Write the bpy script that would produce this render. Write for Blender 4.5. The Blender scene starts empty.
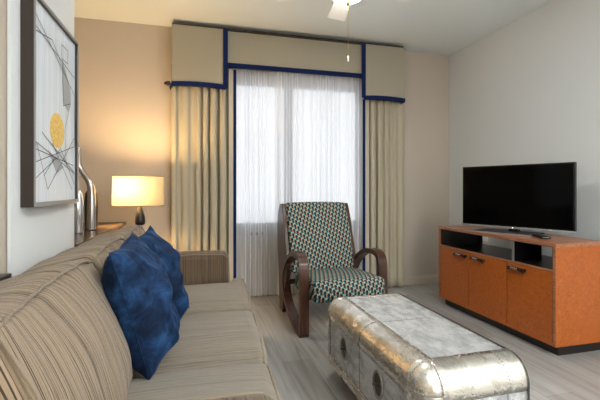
import bpy, bmesh, math, random
from mathutils import Vector, Matrix, noise
random.seed(7)
S = bpy.context.scene
COL = S.collection
PI = math.pi

# ------------------------------------------------------------------ camera
cd = bpy.data.cameras.new('camera')
cam = bpy.data.objects.new('camera', cd)
COL.objects.link(cam)
cam.location = (0, 0, 1.107)
cam.rotation_euler = (PI/2, 0, -math.atan(104/390))
cd.sensor_width = 36
cd.lens = 36*390/600
cd.shift_y = -11/600
cd.clip_start = 0.02
S.camera = cam

# ------------------------------------------------------------------ world / exposure
S.view_settings.view_transform = 'Standard'
S.view_settings.look = 'None'
S.view_settings.gamma = 1
S.view_settings.use_curve_mapping = False
S.view_settings.exposure = 0.62
w = bpy.data.worlds.new('overcast_sky')
S.world = w
w.use_nodes = True
wb = w.node_tree.nodes['Background']
wb.inputs[0].default_value = (0.93, 0.96, 1.0, 1)
wb.inputs[1].default_value = 0.82


def area(name, loc, rot, sx, sy, power, col):
    l = bpy.data.lights.new(name, 'AREA')
    l.shape = 'RECTANGLE'
    l.size, l.size_y, l.energy, l.color = sx, sy, power, col
    o = bpy.data.objects.new(name, l)
    o.location, o.rotation_euler = loc, rot
    COL.objects.link(o)
    return o


# daylight through the window (portal guides the sky light)
p = area('window_daylight', (1.05, 4.14, 1.47), (-PI/2, 0, 0), 1.5, 1.5, 1, (1, 1, 1))
p.data.cycles.is_portal = True
# added fill lights standing in for the unseen room behind the camera
area('rear_room_fill', (1.9, -0.5, 2.62), (0, 0, 0), 0.9, 0.9, 32, (1.0, 0.94, 0.86))
area('rear_cool_fill', (1.4, -2.9, 1.5), (PI/2+.25, 0, 0), 2.2, 1.6, 44, (0.90, 0.96, 1.0))  # added cool fill, the rear wall has no window
area('rear_up_fill', (1.3, -0.9, 1.85), (PI+.25, 0, 0), 1.2, 0.8, 125, (0.90, 0.97, 1.0))  # added fill aimed upward to brighten the ceiling


# ------------------------------------------------------------------ materials
def mat(name, col=(0.5, 0.5, 0.5), rough=0.5, metal=0.0, spec=0.5, **kw):
    m = bpy.data.materials.new(name)
    m.use_nodes = True
    b = m.node_tree.nodes['Principled BSDF']
    b.inputs['Base Color'].default_value = (*col, 1)
    b.inputs['Roughness'].default_value = rough
    b.inputs['Metallic'].default_value = metal
    b.inputs['Specular IOR Level'].default_value = spec
    for k, v in kw.items():
        b.inputs[k.replace('_', ' ')].default_value = v
    return m


def nd(m, t, **kw):
    n = m.node_tree.nodes.new(t)
    for k, v in kw.items():
        setattr(n, k, v)
    return n


def lk(m, a, b):
    m.node_tree.links.new(a, b)


def coords(m, scale=(1, 1, 1), rot=(0, 0, 0)):
    tc = nd(m, 'ShaderNodeTexCoord')
    mp = nd(m, 'ShaderNodeMapping')
    mp.inputs['Scale'].default_value = scale
    mp.inputs['Rotation'].default_value = rot
    lk(m, tc.outputs['Object'], mp.inputs['Vector'])
    return mp.outputs[0]


def noise_n(m, vec, scale, detail=3, rough=0.5, dist=0.0):
    n = nd(m, 'ShaderNodeTexNoise')
    n.inputs['Scale'].default_value = scale
    n.inputs['Detail'].default_value = detail
    n.inputs['Roughness'].default_value = rough
    n.inputs['Distortion'].default_value = dist
    lk(m, vec, n.inputs['Vector'])
    return n.outputs['Fac']


def ramp(m, fac, stops):
    r = nd(m, 'ShaderNodeValToRGB')
    e = r.color_ramp.elements
    while len(e) < len(stops):
        e.new(0.5)
    for q, (pos, c) in zip(e, stops):
        q.position = pos
        q.color = (*c, 1) if len(c) == 3 else c
    lk(m, fac, r.inputs[0])
    return r.outputs[0]


def mix(m, fac, a, b, mode='MIX'):
    n = nd(m, 'ShaderNodeMix', data_type='RGBA', blend_type=mode)
    if isinstance(fac, float):
        n.inputs[0].default_value = fac
    else:
        lk(m, fac, n.inputs[0])
    for i, v in ((6, a), (7, b)):
        if isinstance(v, tuple):
            n.inputs[i].default_value = (*v, 1)
        else:
            lk(m, v, n.inputs[i])
    return n.outputs[2]


def bump(m, h, strength=0.3, dist=0.002):
    n = nd(m, 'ShaderNodeBump')
    n.inputs['Strength'].default_value = strength
    n.inputs['Distance'].default_value = dist
    lk(m, h, n.inputs['Height'])
    lk(m, n.outputs[0], m.node_tree.nodes['Principled BSDF'].inputs['Normal'])


def setc(m, out, inp='Base Color'):
    lk(m, out, m.node_tree.nodes['Principled BSDF'].inputs[inp])


def paint(name, col):
    m = mat(name, col, 0.7, spec=0.25)
    v = coords(m)
    bump(m, noise_n(m, v, 160, 2), 0.12, 0.002)
    return m


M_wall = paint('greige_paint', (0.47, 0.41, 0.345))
M_white = paint('white_wall_paint', (0.66, 0.675, 0.68))
M_ceil = paint('ceiling_paint', (0.76, 0.81, 0.82))
M_rear = paint('warm_rear_paint', (0.62, 0.42, 0.24))
M_trim = mat('trim_paint', (0.48, 0.42, 0.355), 0.45)

# floor planks running towards the window
M_floor = mat('grey_wood_planks', (0.4, 0.38, 0.35), 0.3)
v = coords(M_floor, (1, 1, 1), (0, 0, PI/2))
bk = nd(M_floor, 'ShaderNodeTexBrick')
bk.offset = 0.37
for k, q in (('Scale', 1.0), ('Brick Width', 1.22), ('Row Height', 0.18), ('Mortar Size', 0.0012), ('Mortar Smooth', 0.2)):
    bk.inputs[k].default_value = q
bk.inputs['Color1'].default_value = (0.235, 0.222, 0.205, 1)
bk.inputs['Color2'].default_value = (0.41, 0.405, 0.395, 1)
bk.inputs['Mortar'].default_value = (0.16, 0.15, 0.14, 1)
lk(M_floor, v, bk.inputs['Vector'])
g = noise_n(M_floor, coords(M_floor, (26, 1.5, 1)), 1.0, 6, 0.62, 0.6)
gr = ramp(M_floor, g, [(0.28, (0.55, 0.50, 0.45)), (0.5, (0.93, 0.93, 0.93)), (0.72, (1.15, 1.18, 1.22))])
setc(M_floor, mix(M_floor, 0.85, bk.outputs['Color'], gr, 'MULTIPLY'))
bump(M_floor, g, 0.12, 0.002)
setc(M_floor, ramp(M_floor, g, [(0.2, (0.42,)*3), (0.8, (0.26,)*3)]), 'Roughness')


def stripe_fabric(name, axis, base, dark, amount=1.0, freq=1.0):
    """chenille with thin irregular dark stripes; axis = coordinate the stripes repeat along"""
    m = mat(name, base, 0.85, spec=0.2, Sheen_Weight=0.15)
    sc = [1.2, 1.2, 1.2]
    sc[axis] = 300*freq
    n1 = noise_n(m, coords(m, tuple(sc)), 1.0, 2, 0.6)
    sc2 = [10, 10, 10]
    sc2[axis] = 420*freq
    n2 = noise_n(m, coords(m, tuple(sc2)), 1.0, 2, 0.7)
    f1 = ramp(m, n1, [(0.41, (1, 1, 1)), (0.46, (0, 0, 0))])
    base2 = mix(m, n2, tuple(c*0.55 for c in base), tuple(min(1, c*1.3) for c in base))
    f2 = nd(m, 'ShaderNodeMath', operation='MULTIPLY')
    lk(m, f1, f2.inputs[0])
    f2.inputs[1].default_value = amount
    setc(m, mix(m, f2.outputs[0], base2, dark))
    ad = nd(m, 'ShaderNodeMath', operation='ADD')
    lk(m, n2, ad.inputs[0])
    lk(m, n1, ad.inputs[1])
    bump(m, ad.outputs[0], 0.7, 0.004)
    return m


M_sofa_back = stripe_fabric('striped_chenille_back', 1, (0.29, 0.210, 0.138), (0.042, 0.025, 0.014), 0.95)
M_sofa_seat = stripe_fabric('striped_chenille_seat', 1, (0.225, 0.187, 0.146), (0.07, 0.055, 0.04), 0.45)
M_sofa_arm_shaded = stripe_fabric('striped_chenille_arm_shaded', 0, (0.135, 0.092, 0.058), (0.045, 0.028, 0.017), 0.9)  # arm cloth darkened in colour for the weaker light on the inner faces
M_piping = stripe_fabric('chenille_piping', 1, (0.24, 0.185, 0.13), (0.12, 0.085, 0.055), 0.5)

M_velvet = mat('navy_velvet', (0.016, 0.05, 0.13), 0.8, spec=0.15, Sheen_Weight=0.12, Sheen_Roughness=0.35,
               Sheen_Tint=(0.12, 0.36, 0.85, 1))
v = coords(M_velvet)
vn = noise_n(M_velvet, v, 13, 6, 0.65, 0.4)
setc(M_velvet, ramp(M_velvet, vn, [(0.38, (0.003, 0.009, 0.026)), (0.52, (0.007, 0.023, 0.066)), (0.68, (0.017, 0.062, 0.16))]))
bump(M_velvet, noise_n(M_velvet, v, 60, 4), 0.4, 0.004)

M_drape = mat('beige_drape_cloth', (0.39, 0.345, 0.255), 0.6, spec=0.3, Sheen_Weight=0.2)
bump(M_drape, noise_n(M_drape, coords(M_drape, (300, 300, 60)), 1, 2), 0.2, 0.001)
M_drape_light = mat('pale_drape_edge', (0.44, 0.39, 0.31), 0.6)
M_valance = mat('beige_valance_cloth', (0.325, 0.295, 0.23), 0.8, spec=0.2)
bump(M_valance, noise_n(M_valance, coords(M_valance), 400, 2), 0.2, 0.001)
M_navy = mat('navy_ribbon', (0.006, 0.015, 0.070), 0.8, spec=.1)

# sheer voile: partly see-through, partly scattering
M_sheer = bpy.data.materials.new('white_voile')
M_sheer.use_nodes = True
nt = M_sheer.node_tree
nt.nodes.remove(nt.nodes['Principled BSDF'])
tr = nt.nodes.new('ShaderNodeBsdfTransparent')
tl = nt.nodes.new('ShaderNodeBsdfTranslucent')
df = nt.nodes.new('ShaderNodeBsdfDiffuse')
tl.inputs[0].default_value = (0.86, 0.87, 0.90, 1)
df.inputs[0].default_value = (0.88, 0.90, 0.93, 1)
m1 = nt.nodes.new('ShaderNodeMixShader')
m2 = nt.nodes.new('ShaderNodeMixShader')
m1.inputs[0].default_value = 0.45
lw = nt.nodes.new('ShaderNodeLayerWeight')
lw.inputs[0].default_value = 0.5
mr = nt.nodes.new('ShaderNodeMapRange')
mr.inputs[1].default_value, mr.inputs[2].default_value = 0.0, 0.8
mr.inputs[3].default_value, mr.inputs[4].default_value = 0.58, 1.0
lk(M_sheer, lw.outputs['Facing'], mr.inputs[0])
lk(M_sheer, mr.outputs[0], m2.inputs[0])
lk(M_sheer, tl.outputs[0], m1.inputs[1])
lk(M_sheer, df.outputs[0], m1.inputs[2])
lk(M_sheer, tr.outputs[0], m2.inputs[1])
lk(M_sheer, m1.outputs[0], m2.inputs[2])
lk(M_sheer, m2.outputs[0], nt.nodes['Material Output'].inputs[0])

M_glass = bpy.data.materials.new('window_glass')
M_glass.use_nodes = True
nt = M_glass.node_tree
nt.nodes.remove(nt.nodes['Principled BSDF'])
tr = nt.nodes.new('ShaderNodeBsdfTransparent')
gl = nt.nodes.new('ShaderNodeBsdfGlossy')
gl.inputs['Roughness'].default_value = 0.02
m1 = nt.nodes.new('ShaderNodeMixShader')
m1.inputs[0].default_value = 0.015
lk(M_glass, tr.outputs[0], m1.inputs[1])
lk(M_glass, gl.outputs[0], m1.inputs[2])
lk(M_glass, m1.outputs[0], nt.nodes['Material Output'].inputs[0])
M_winframe = mat('window_frame_paint', (0.30, 0.32, 0.35), 0.5)

# wood
M_walnut = mat('dark_walnut', (0.07, 0.03, 0.018), 0.3, spec=.35)
wn = noise_n(M_walnut, coords(M_walnut, (40, 40, 5)), 1, 5, 0.6, 0.5)
setc(M_walnut, ramp(M_walnut, wn, [(0.3, (0.022, 0.009, 0.006)), (0.7, (0.085, 0.034, 0.018))]))
M_table = mat('brown_table_wood', (0.12, 0.07, 0.035), 0.25)
wn = noise_n(M_table, coords(M_table, (4, 40, 4)), 1, 5, 0.6, 0.5)
setc(M_table, ramp(M_table, wn, [(0.3, (0.035, 0.02, 0.011)), (0.7, (0.10, 0.06, 0.03))]))
M_espresso = mat('espresso_wood', (0.012, 0.009, 0.008), 0.3)
M_burl = mat('orange_burl_veneer', (0.5, 0.17, 0.04), 0.32)
v = coords(M_burl)
n1 = noise_n(M_burl, v, 62, 6, 0.7, 1.4)
n2 = noise_n(M_burl, v, 5, 3, 0.5, 0.5)
c1 = ramp(M_burl, n1, [(0.32, (0.22, 0.046, 0.007)), (0.5, (0.37, 0.090, 0.012)), (0.68, (0.50, 0.15, 0.024))])
setc(M_burl, mix(M_burl, ramp(M_burl, n2, [(0.4, (0, 0, 0)), (0.7, (0.5, 0.5, 0.5))]), c1, (0.38, 0.092, 0.013)))
M_topwood = mat('reddish_brown_veneer', (0.30, 0.12, 0.06), 0.3)
wn = noise_n(M_topwood, coords(M_topwood, (40, 6, 40)), 1, 6, 0.65, 0.6)
setc(M_topwood, ramp(M_topwood, wn, [(0.3, (0.20, 0.070, 0.032)), (0.7, (0.40, 0.17, 0.085))]))
M_shelf_black = mat('glossy_black_laminate', (0.008, 0.007, 0.007), 0.3, spec=.3)
M_black = mat('black_plastic', (0.006, 0.006, 0.007), 0.25)
M_screen = mat('black_screen_glass', (0.001, 0.001, 0.0012), 0.10, spec=0.10)
M_basegl = mat('dark_glass_base', (0.03, 0.034, 0.042), 0.55, spec=.1)
M_silver = mat('silver_plastic', (0.42, 0.43, 0.45), 0.3, 0.7)
M_chrome = mat('chrome', (0.75, 0.75, 0.76), 0.12, 1.0)
M_bronze = mat('dark_bronze', (0.06, 0.045, 0.035), 0.3, 0.8)
M_brass = mat('brass', (0.70, 0.45, 0.16), 0.25, 1.0)
M_plastic = mat('white_plastic', (0.9, 0.9, 0.88), 0.4)
M_vase = mat('smoky_silver_glaze', (0.42, 0.38, 0.36), 0.18, 0.75)
M_vase2 = mat('pale_silver_glaze', (0.62, 0.62, 0.64), 0.16, 0.7)
M_fan_white = mat('white_fan_enamel', (0.85, 0.85, 0.83), 0.4)

# aluminium sheet with scuffs and dents
def alu(name, c0, c1, r0, r1, bs, me=1.0):
    m = mat(name, c1, 0.3, me)
    v = coords(m)
    a = noise_n(m, v, 7, 6, 0.65, 0.8)
    b = noise_n(m, coords(m, (26, 8, 26)), 1.0, 5, 0.75)
    c = noise_n(m, v, 45, 4, 0.7)
    mm = nd(m, 'ShaderNodeMath', operation='MULTIPLY')
    lk(m, a, mm.inputs[0])
    lk(m, b, mm.inputs[1])
    setc(m, ramp(m, mm.outputs[0], [(0.17, c0), (0.30, c1)]))
    setc(m, ramp(m, mm.outputs[0], [(0.12, (r1,)*3), (0.4, (r0,)*3)]), 'Roughness')
    bump(m, mix(m, 0.35, a, c), bs, 0.012)
    return m


M_alu = alu('scuffed_aluminium', (0.42, 0.43, 0.44), (0.74, 0.75, 0.77), 0.36, 0.55, 0.22, .72)
M_alu2 = alu('polished_aluminium', (0.52, 0.49, 0.44), (0.88, 0.83, 0.75), 0.18, 0.36, 0.24, .92)
M_seam = mat('dark_seam', (0.10, 0.095, 0.09), 0.5, 0.6)
M_rivet = mat('rivet_metal', (0.35, 0.33, 0.30), 0.3, 1.0)

# armchair upholstery: tight interlocking dots in teal, cream and rust on near-black
M_pat = mat('patterned_upholstery', (0.1, 0.1, 0.1), 0.75, spec=0.2)
tc = nd(M_pat, 'ShaderNodeUVMap')


def dots(px, py, lx, ly, r0, r1, shear=0.0):
    # regular staggered lattice of ovals: px, py = pitch in metres
    mp = nd(M_pat, 'ShaderNodeMapping')
    mp.inputs['Rotation'].default_value = (0, 0, shear)
    mp.inputs['Scale'].default_value = (1/px, 1/py, 1)
    mp.inputs['Location'].default_value = (lx, ly, 0)
    lk(M_pat, tc.outputs[0], mp.inputs[0])
    vo = nd(M_pat, 'ShaderNodeTexVoronoi', voronoi_dimensions='2D')
    vo.inputs['Scale'].default_value = 1.0
    vo.inputs['Randomness'].default_value = 0.0
    lk(M_pat, mp.outputs[0], vo.inputs['Vector'])
    return ramp(M_pat, vo.outputs['Distance'], [(r0, (1, 1, 1)), (r1, (0, 0, 0))])


PXP, PYP, SH = .030, .044, .42
c = mix(M_pat, dots(PXP, PYP, 0, 0, .30, .34, SH), (0.016, 0.015, 0.017), (0.02, 0.19, 0.21))
c = mix(M_pat, dots(PXP, PYP, .42, .38, .26, .31, SH), c, (0.42, 0.36, 0.28))
c = mix(M_pat, dots(PXP, PYP, .62, .46, .22, .27, SH), c, (0.012, 0.011, 0.013))
c = mix(M_pat, dots(PXP, PYP, .18, .70, .15, .20, SH), c, (0.36, 0.14, 0.07))
c = mix(M_pat, dots(PXP, PYP, .0, .08, .12, .17, SH), c, (0.36, 0.45, 0.42))
setc(M_pat, c)

# lamp shade: thin cloth lit by the bulb inside
M_shade = bpy.data.materials.new('cream_shade_cloth')
M_shade.use_nodes = True
nt = M_shade.node_tree
nt.nodes.remove(nt.nodes['Principled BSDF'])
tl = nt.nodes.new('ShaderNodeBsdfTranslucent')
df = nt.nodes.new('ShaderNodeBsdfDiffuse')
tl.inputs[0].default_value = (0.10, 0.092, 0.070, 1)
df.inputs[0].default_value = (0.46, 0.43, 0.34, 1)
m1 = nt.nodes.new('ShaderNodeMixShader')
m1.inputs[0].default_value = 0.4
lk(M_shade, tl.outputs[0], m1.inputs[1])
lk(M_shade, df.outputs[0], m1.inputs[2])
lk(M_shade, m1.outputs[0], nt.nodes['Material Output'].inputs[0])


def emis(name, col, s):
    m = mat(name, col, 0.4)
    b = m.node_tree.nodes['Principled BSDF']
    b.inputs['Emission Color'].default_value = (*col, 1)
    b.inputs['Emission Strength'].default_value = s
    return m


M_bowl = emis('lit_fan_glass', (1.0, 0.95, 0.87), 72.0)
M_bulb = emis('lit_bulb', (1.0, 0.7, 0.4), 6.0)

# artwork
M_paper = mat('art_paper', (0.70, 0.73, 0.76), 0.3)
pn = noise_n(M_paper, coords(M_paper, (1, 60, 1.5)), 1, 3)
setc(M_paper, ramp(M_paper, pn, [(0.35, (0.56, 0.62, 0.69)), (0.65, (0.70, 0.75, 0.80))]))
M_gold = mat('art_yellow', (0.72, 0.46, 0.10), 0.5)
gn = noise_n(M_gold, coords(M_gold), 60, 4)
setc(M_gold, ramp(M_gold, gn, [(0.3, (0.60, 0.36, 0.07)), (0.7, (0.80, 0.56, 0.17))]))
M_ink = mat('art_ink', (0.03, 0.03, 0.035), 0.5)
M_artgrey = mat('art_grey', (0.34, 0.35, 0.36), 0.5)
M_framedark = mat('dark_brown_frame', (0.030, 0.018, 0.014), 0.4)
M_framesilver = mat('pewter_frame_edge', (0.30, 0.30, 0.31), 0.35, 0.5)


# ------------------------------------------------------------------ mesh helpers
def root(name, loc, label, cat, group=None):
    o = bpy.data.objects.new(name, None)
    o.empty_display_size = 0.1
    o.location = loc
    COL.objects.link(o)
    o['label'], o['category'] = label, cat
    if group:
        o['group'] = group
    return o


def top(o, label, cat, group=None):
    o['label'], o['category'] = label, cat
    if group:
        o['group'] = group
    return o


def wloc(o):
    v = Vector((0, 0, 0))
    while o:
        v += Vector(o.location)
        o = o.parent
    return v


def link(name, bm, mats, parent=None, smooth=False, origin=None, bev=0, sub=0):
    """bm holds WORLD coordinates; the object is placed at its parent's base (or origin)"""
    me = bpy.data.meshes.new(name)
    if parent is not None:
        off = wloc(parent)
    else:
        off = Vector(origin) if origin else Vector((0, 0, 0))
    bmesh.ops.translate(bm, verts=bm.verts, vec=-off)
    bmesh.ops.recalc_face_normals(bm, faces=bm.faces)
    bm.to_mesh(me)
    bm.free()
    for m in (mats if isinstance(mats, (list, tuple)) else [mats]):
        me.materials.append(m)
    if smooth:
        me.shade_smooth()
    o = bpy.data.objects.new(name, me)
    COL.objects.link(o)
    if parent is not None:
        o.parent = parent
    else:
        o.location = off
    if bev:
        b = o.modifiers.new('bevel', 'BEVEL')
        b.width = bev
        b.segments = 2
        b.limit_method = 'ANGLE'
    if sub:
        b = o.modifiers.new('subsurf', 'SUBSURF')
        b.levels = b.render_levels = sub
    return o


def box(bm, x0, x1, y0, y1, z0, z1, mi=0):
    vs = [bm.verts.new((x, y, z)) for x in (x0, x1) for y in (y0, y1) for z in (z0, z1)]
    for f in ((0, 1, 3, 2), (4, 6, 7, 5), (0, 4, 5, 1), (2, 3, 7, 6), (0, 2, 6, 4), (1, 5, 7, 3)):
        fc = bm.faces.new([vs[i] for i in f])
        fc.material_index = mi
    return vs


def B(*a):
    bm = bmesh.new()
    box(bm, *a)
    return bm


def tube(bm, pts, r, seg=8, closed=False, mi=0):
    pts = [Vector(q) for q in pts]
    n = len(pts)
    rings = []
    up = None
    for i, q in enumerate(pts):
        a = pts[(i-1) % n] if (closed or i > 0) else q
        b = pts[(i+1) % n] if (closed or i < n-1) else q
        t = (b-a).normalized()
        if up is None:
            up = Vector((0, 0, 1)) if abs(t.z) < 0.9 else Vector((1, 0, 0))
        s = t.cross(up)
        s.normalize()
        u = s.cross(t).normalized()
        up = u
        rr = r[i] if isinstance(r, (list, tuple)) else r
        rings.append([bm.verts.new(q + (s*math.cos(k*2*PI/seg) + u*math.sin(k*2*PI/seg))*rr) for k in range(seg)])
    for i in range(n if closed else n-1):
        A, Bb = rings[i], rings[(i+1) % n]
        for k in range(seg):
            bm.faces.new((A[k], A[(k+1) % seg], Bb[(k+1) % seg], Bb[k])).material_index = mi
    if not closed:
        bm.faces.new(rings[0][::-1]).material_index = mi
        bm.faces.new(rings[-1]).material_index = mi


def lathe(bm, cx, cy, prof, seg=32, sx=1, sy=1, cap=True):
    rings = [[bm.verts.new((cx+r*sx*math.cos(k*2*PI/seg), cy+r*sy*math.sin(k*2*PI/seg), z)) for k in range(seg)] for r, z in prof]
    for A, Bb in zip(rings, rings[1:]):
        for k in range(seg):
            bm.faces.new((A[k], A[(k+1) % seg], Bb[(k+1) % seg], Bb[k]))
    if cap:
        bm.faces.new(rings[0][::-1])
        bm.faces.new(rings[-1])


def rbox(n, hx, hy, hz, r, crown=(0, 0, 0), nx=None, ny=None, nz=None):
    """rounded box surface as list of verts/faces centred at 0, with crowned faces"""
    bm = bmesh.new()
    h = (hx, hy, hz)
    cnt = (nx or n, ny or n, nz or n)
    vmap = {}

    def coord(ax, i):
        m = cnt[ax]
        # more samples near the edges
        t = i/m
        t = 0.5-0.5*math.cos(PI*t)*(0.55+0.45*abs(math.cos(PI*t))) if False else t
        k = r/h[ax]/2
        ne = max(2, int(m*0.22))
        if i <= ne:
            return -h[ax] + r*i/ne
        if i >= m-ne:
            return h[ax] - r*(m-i)/ne
        return -h[ax]+r + (2*h[ax]-2*r)*(i-ne)/(m-2*ne)

    def get(i, j, k):
        key = (i, j, k)
        if key not in vmap:
            q = Vector((coord(0, i), coord(1, j), coord(2, k)))
            c = Vector([max(-h[a]+r, min(h[a]-r, q[a])) for a in range(3)])
            d = q-c
            if d.length > 1e-9:
                # cube-corner to sphere
                dd = Vector([math.sin(max(-1, min(1, d[a]/r))*PI/4) for a in range(3)])
                mx = max(abs(d[a]/r) for a in range(3))
                q = c + dd.normalized()*r*mx
            vmap[key] = bm.verts.new(q)
        return vmap[key]
    X, Y, Z = cnt
    for i in range(X):
        for j in range(Y):
            for k in (0, Z):
                bm.faces.new((get(i, j, k), get(i+1, j, k), get(i+1, j+1, k), get(i, j+1, k)))
    for i in range(X):
        for k in range(Z):
            for j in (0, Y):
                bm.faces.new((get(i, j, k), get(i+1, j, k), get(i+1, j, k+1), get(i, j, k+1)))
    for j in range(Y):
        for k in range(Z):
            for i in (0, X):
                bm.faces.new((get(i, j, k), get(i, j+1, k), get(i, j+1, k+1), get(i, j, k+1)))
    for vt in bm.verts:
        u = [vt.co[a]/h[a] for a in range(3)]
        bul = [(1-u[(a+1) % 3]**2)*(1-u[(a+2) % 3]**2) for a in range(3)]
        for a in range(3):
            vt.co[a] += crown[a]*u[a]*abs(u[a])*max(0, bul[a])
    return bm


def ribbon(bm, pts, wd, normal_axis='x'):
    """flat ribbon of given half width along x following (y,z) pts"""
    pass


def extr_x(bm, poly, x0, x1, mi=0):
    """extrude closed (y,z) polygon from x0 to x1"""
    a = [bm.verts.new((x0, y, z)) for y, z in poly]
    b = [bm.verts.new((x1, y, z)) for y, z in poly]
    n = len(poly)
    for i in range(n):
        bm.faces.new((a[i], a[(i+1) % n], b[(i+1) % n], b[i])).material_index = mi
    bm.faces.new(a[::-1]).material_index = mi
    bm.faces.new(b).material_index = mi


def extr_y(bm, poly, y0, y1):
    a = [bm.verts.new((x, y0, z)) for x, z in poly]
    b = [bm.verts.new((x, y1, z)) for x, z in poly]
    n = len(poly)
    for i in range(n):
        bm.faces.new((a[i], a[(i+1) % n], b[(i+1) % n], b[i]))
    bm.faces.new(a[::-1])
    bm.faces.new(b)


def spline(pts, n=8, closed=False):
    P = [Vector(q) for q in pts]
    out = []
    N = len(P)
    rng = range(N) if closed else range(N-1)
    for i in rng:
        if closed:
            a, b, c, d = P[(i-1) % N], P[i], P[(i+1) % N], P[(i+2) % N]
        else:
            a, b, c, d = P[max(i-1, 0)], P[i], P[i+1], P[min(i+2, N-1)]
        for k in range(n):
            t = k/n
            out.append(0.5*((2*b)+(c-a)*t+(2*a-5*b+4*c-d)*t*t+(3*b-a-3*c+d)*t**3))
    if not closed:
        out.append(P[-1])
    return out


def struct(name, bm, m, **k):
    o = link(name, bm, m, **k)
    o['kind'] = 'structure'
    return o


# ------------------------------------------------------------------ room
XL, XR, YB, YR, ZC = -1.5, 2.91, 4.03, -3.0, 2.70
struct('floor', B(XL-.1, XR+.1, YR-.1, YB+.12, -0.1, 0), M_floor)
struct('ceiling', B(XL-.1, XR+.1, YR-.1, YB+.12, ZC, ZC+.1), M_ceil)
struct('wall_right', B(XR, XR+.1, YR, YB, 0, ZC), M_white)
struct('wall_left', B(XL-.1, XL, YR, YB, 0, ZC), M_wall)
struct('wall_rear', B(XL, XR, YR-.1, YR, 0, ZC), M_rear)
WX0, WX1, WZ0, WZ1 = 0.28, 1.80, 0.66, 2.25
bm = bmesh.new()
box(bm, XL, WX0, YB, YB+.12, 0, ZC)
box(bm, WX1, XR+.1, YB, YB+.12, 0, ZC)
box(bm, WX0, WX1, YB, YB+.12, 0, WZ0)
box(bm, WX0, WX1, YB, YB+.12, WZ1, ZC)
struct('wall_back', bm, M_wall)
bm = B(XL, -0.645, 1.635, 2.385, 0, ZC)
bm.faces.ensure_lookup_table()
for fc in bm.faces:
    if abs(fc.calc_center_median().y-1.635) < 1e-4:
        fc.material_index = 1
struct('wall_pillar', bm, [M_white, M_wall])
struct('trim_1', B(-.655, -.6435, 1.625, 1.6349, 0, ZC), M_white)
# baseboards with a moulded upper edge
def bboard(name, poly_ext, m=M_trim):
    return struct(name, poly_ext, m, bev=0.004)


bm = bmesh.new()
extr_x(bm, [(YB, 0), (YB-.018, 0), (YB-.018, .075), (YB-.010, .085), (YB-.010, .10), (YB, .105)], -0.6, XR-.0185)
bboard('baseboard_back', bm)
bm = bmesh.new()
extr_y(bm, [(XR, 0), (XR-.018, 0), (XR-.018, .075), (XR-.010, .085), (XR-.010, .10), (XR, .105)], YR, YB)
bboard('baseboard_right', bm)
# window
wr = struct('window_1', B(WX0, WX1, YB-.03, YB+.12, WZ0-.03, WZ0), M_winframe)
bm = bmesh.new()
f = .055
box(bm, WX0, WX0+f, YB+.03, YB+.09, WZ0, WZ1)
box(bm, WX1-f, WX1, YB+.03, YB+.09, WZ0, WZ1)
box(bm, WX0+f, WX1-f, YB+.03, YB+.09, WZ0, WZ0+.09)
box(bm, WX0+f, WX1-f, YB+.03, YB+.09, WZ1-f, WZ1)
box(bm, 0.92, 1.0, YB+.03, YB+.09, WZ0+.09, WZ1-f)
o = link('window_frame', bm, M_winframe, wr)
for a, b in ((WX0+f, 0.92), (1.0, WX1-f)):
    link('window_pane', B(a, b, YB+.055, YB+.06, WZ0+.09, WZ1-f), M_glass, wr)

# ------------------------------------------------------------------ sofa
sofa = root('sofa', (-0.15, 1.87, 0), 'tan and brown striped chenille three seat sofa along the left wall', 'sofa')
SB = 0.30   # underside of the seat cushions


def wrinkle(bm, amp, sc, seed, ax=None):
    for vt in bm.verts:
        q = Vector((vt.co.x*sc[0]+seed, vt.co.y*sc[1]-seed*2, vt.co.z*sc[2]+seed*.5))
        n = noise.fractal(q, 1.0, 2.0, 3)
        d = Vector((1, 0, 1)) if ax is None else Vector(ax)
        vt.co += d*n*amp
    return bm


# base frame and back frame
bm = rbox(12, 0.42, 1.13, 0.115, 0.02)
bmesh.ops.translate(bm, verts=bm.verts, vec=(-0.20, 1.87, 0.185))
for vt in bm.verts:
    vt.co.x += (vt.co.y-1.6)*.05*(vt.co.x+.62)/.84
link('sofa_base', bm, M_sofa_arm_shaded, sofa, smooth=True)
def quadmap(bm, hx, hy, hz, quad, y0, y1):
    """map rounded box to an XZ quad (bl, br, tr, tl) extruded from y0 to y1"""
    bl, br, tr, tl = [Vector(q) for q in quad]
    for vt in bm.verts:
        u, v_, w_ = vt.co.x/hx/2+.5, vt.co.y/hy/2+.5, vt.co.z/hz/2+.5
        q = bl*(1-u)*(1-w_)+br*u*(1-w_)+tr*u*w_+tl*(1-u)*w_
        vt.co = Vector((q.x, y0+(y1-y0)*v_, q.y))
    return bm


bm = rbox(12, 0.1, 1.14, 0.35, 0.03)
quadmap(bm, .1, 1.14, .35, ((-.62, .08), (-.40, .08), (-.50, .76), (-.625, .76)), 0.73, 3.01)
link('back_frame', bm, M_sofa_back, sofa, smooth=True)
# legs
for sx_ in (-.55, .2):
    for sy_ in (.82, 2.92):
        bm = bmesh.new()
        lathe(bm, sx_, sy_, [(.018, 0), (.028, .075)], 14)
        link('leg', bm, M_espresso, sofa, smooth=False)
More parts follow.
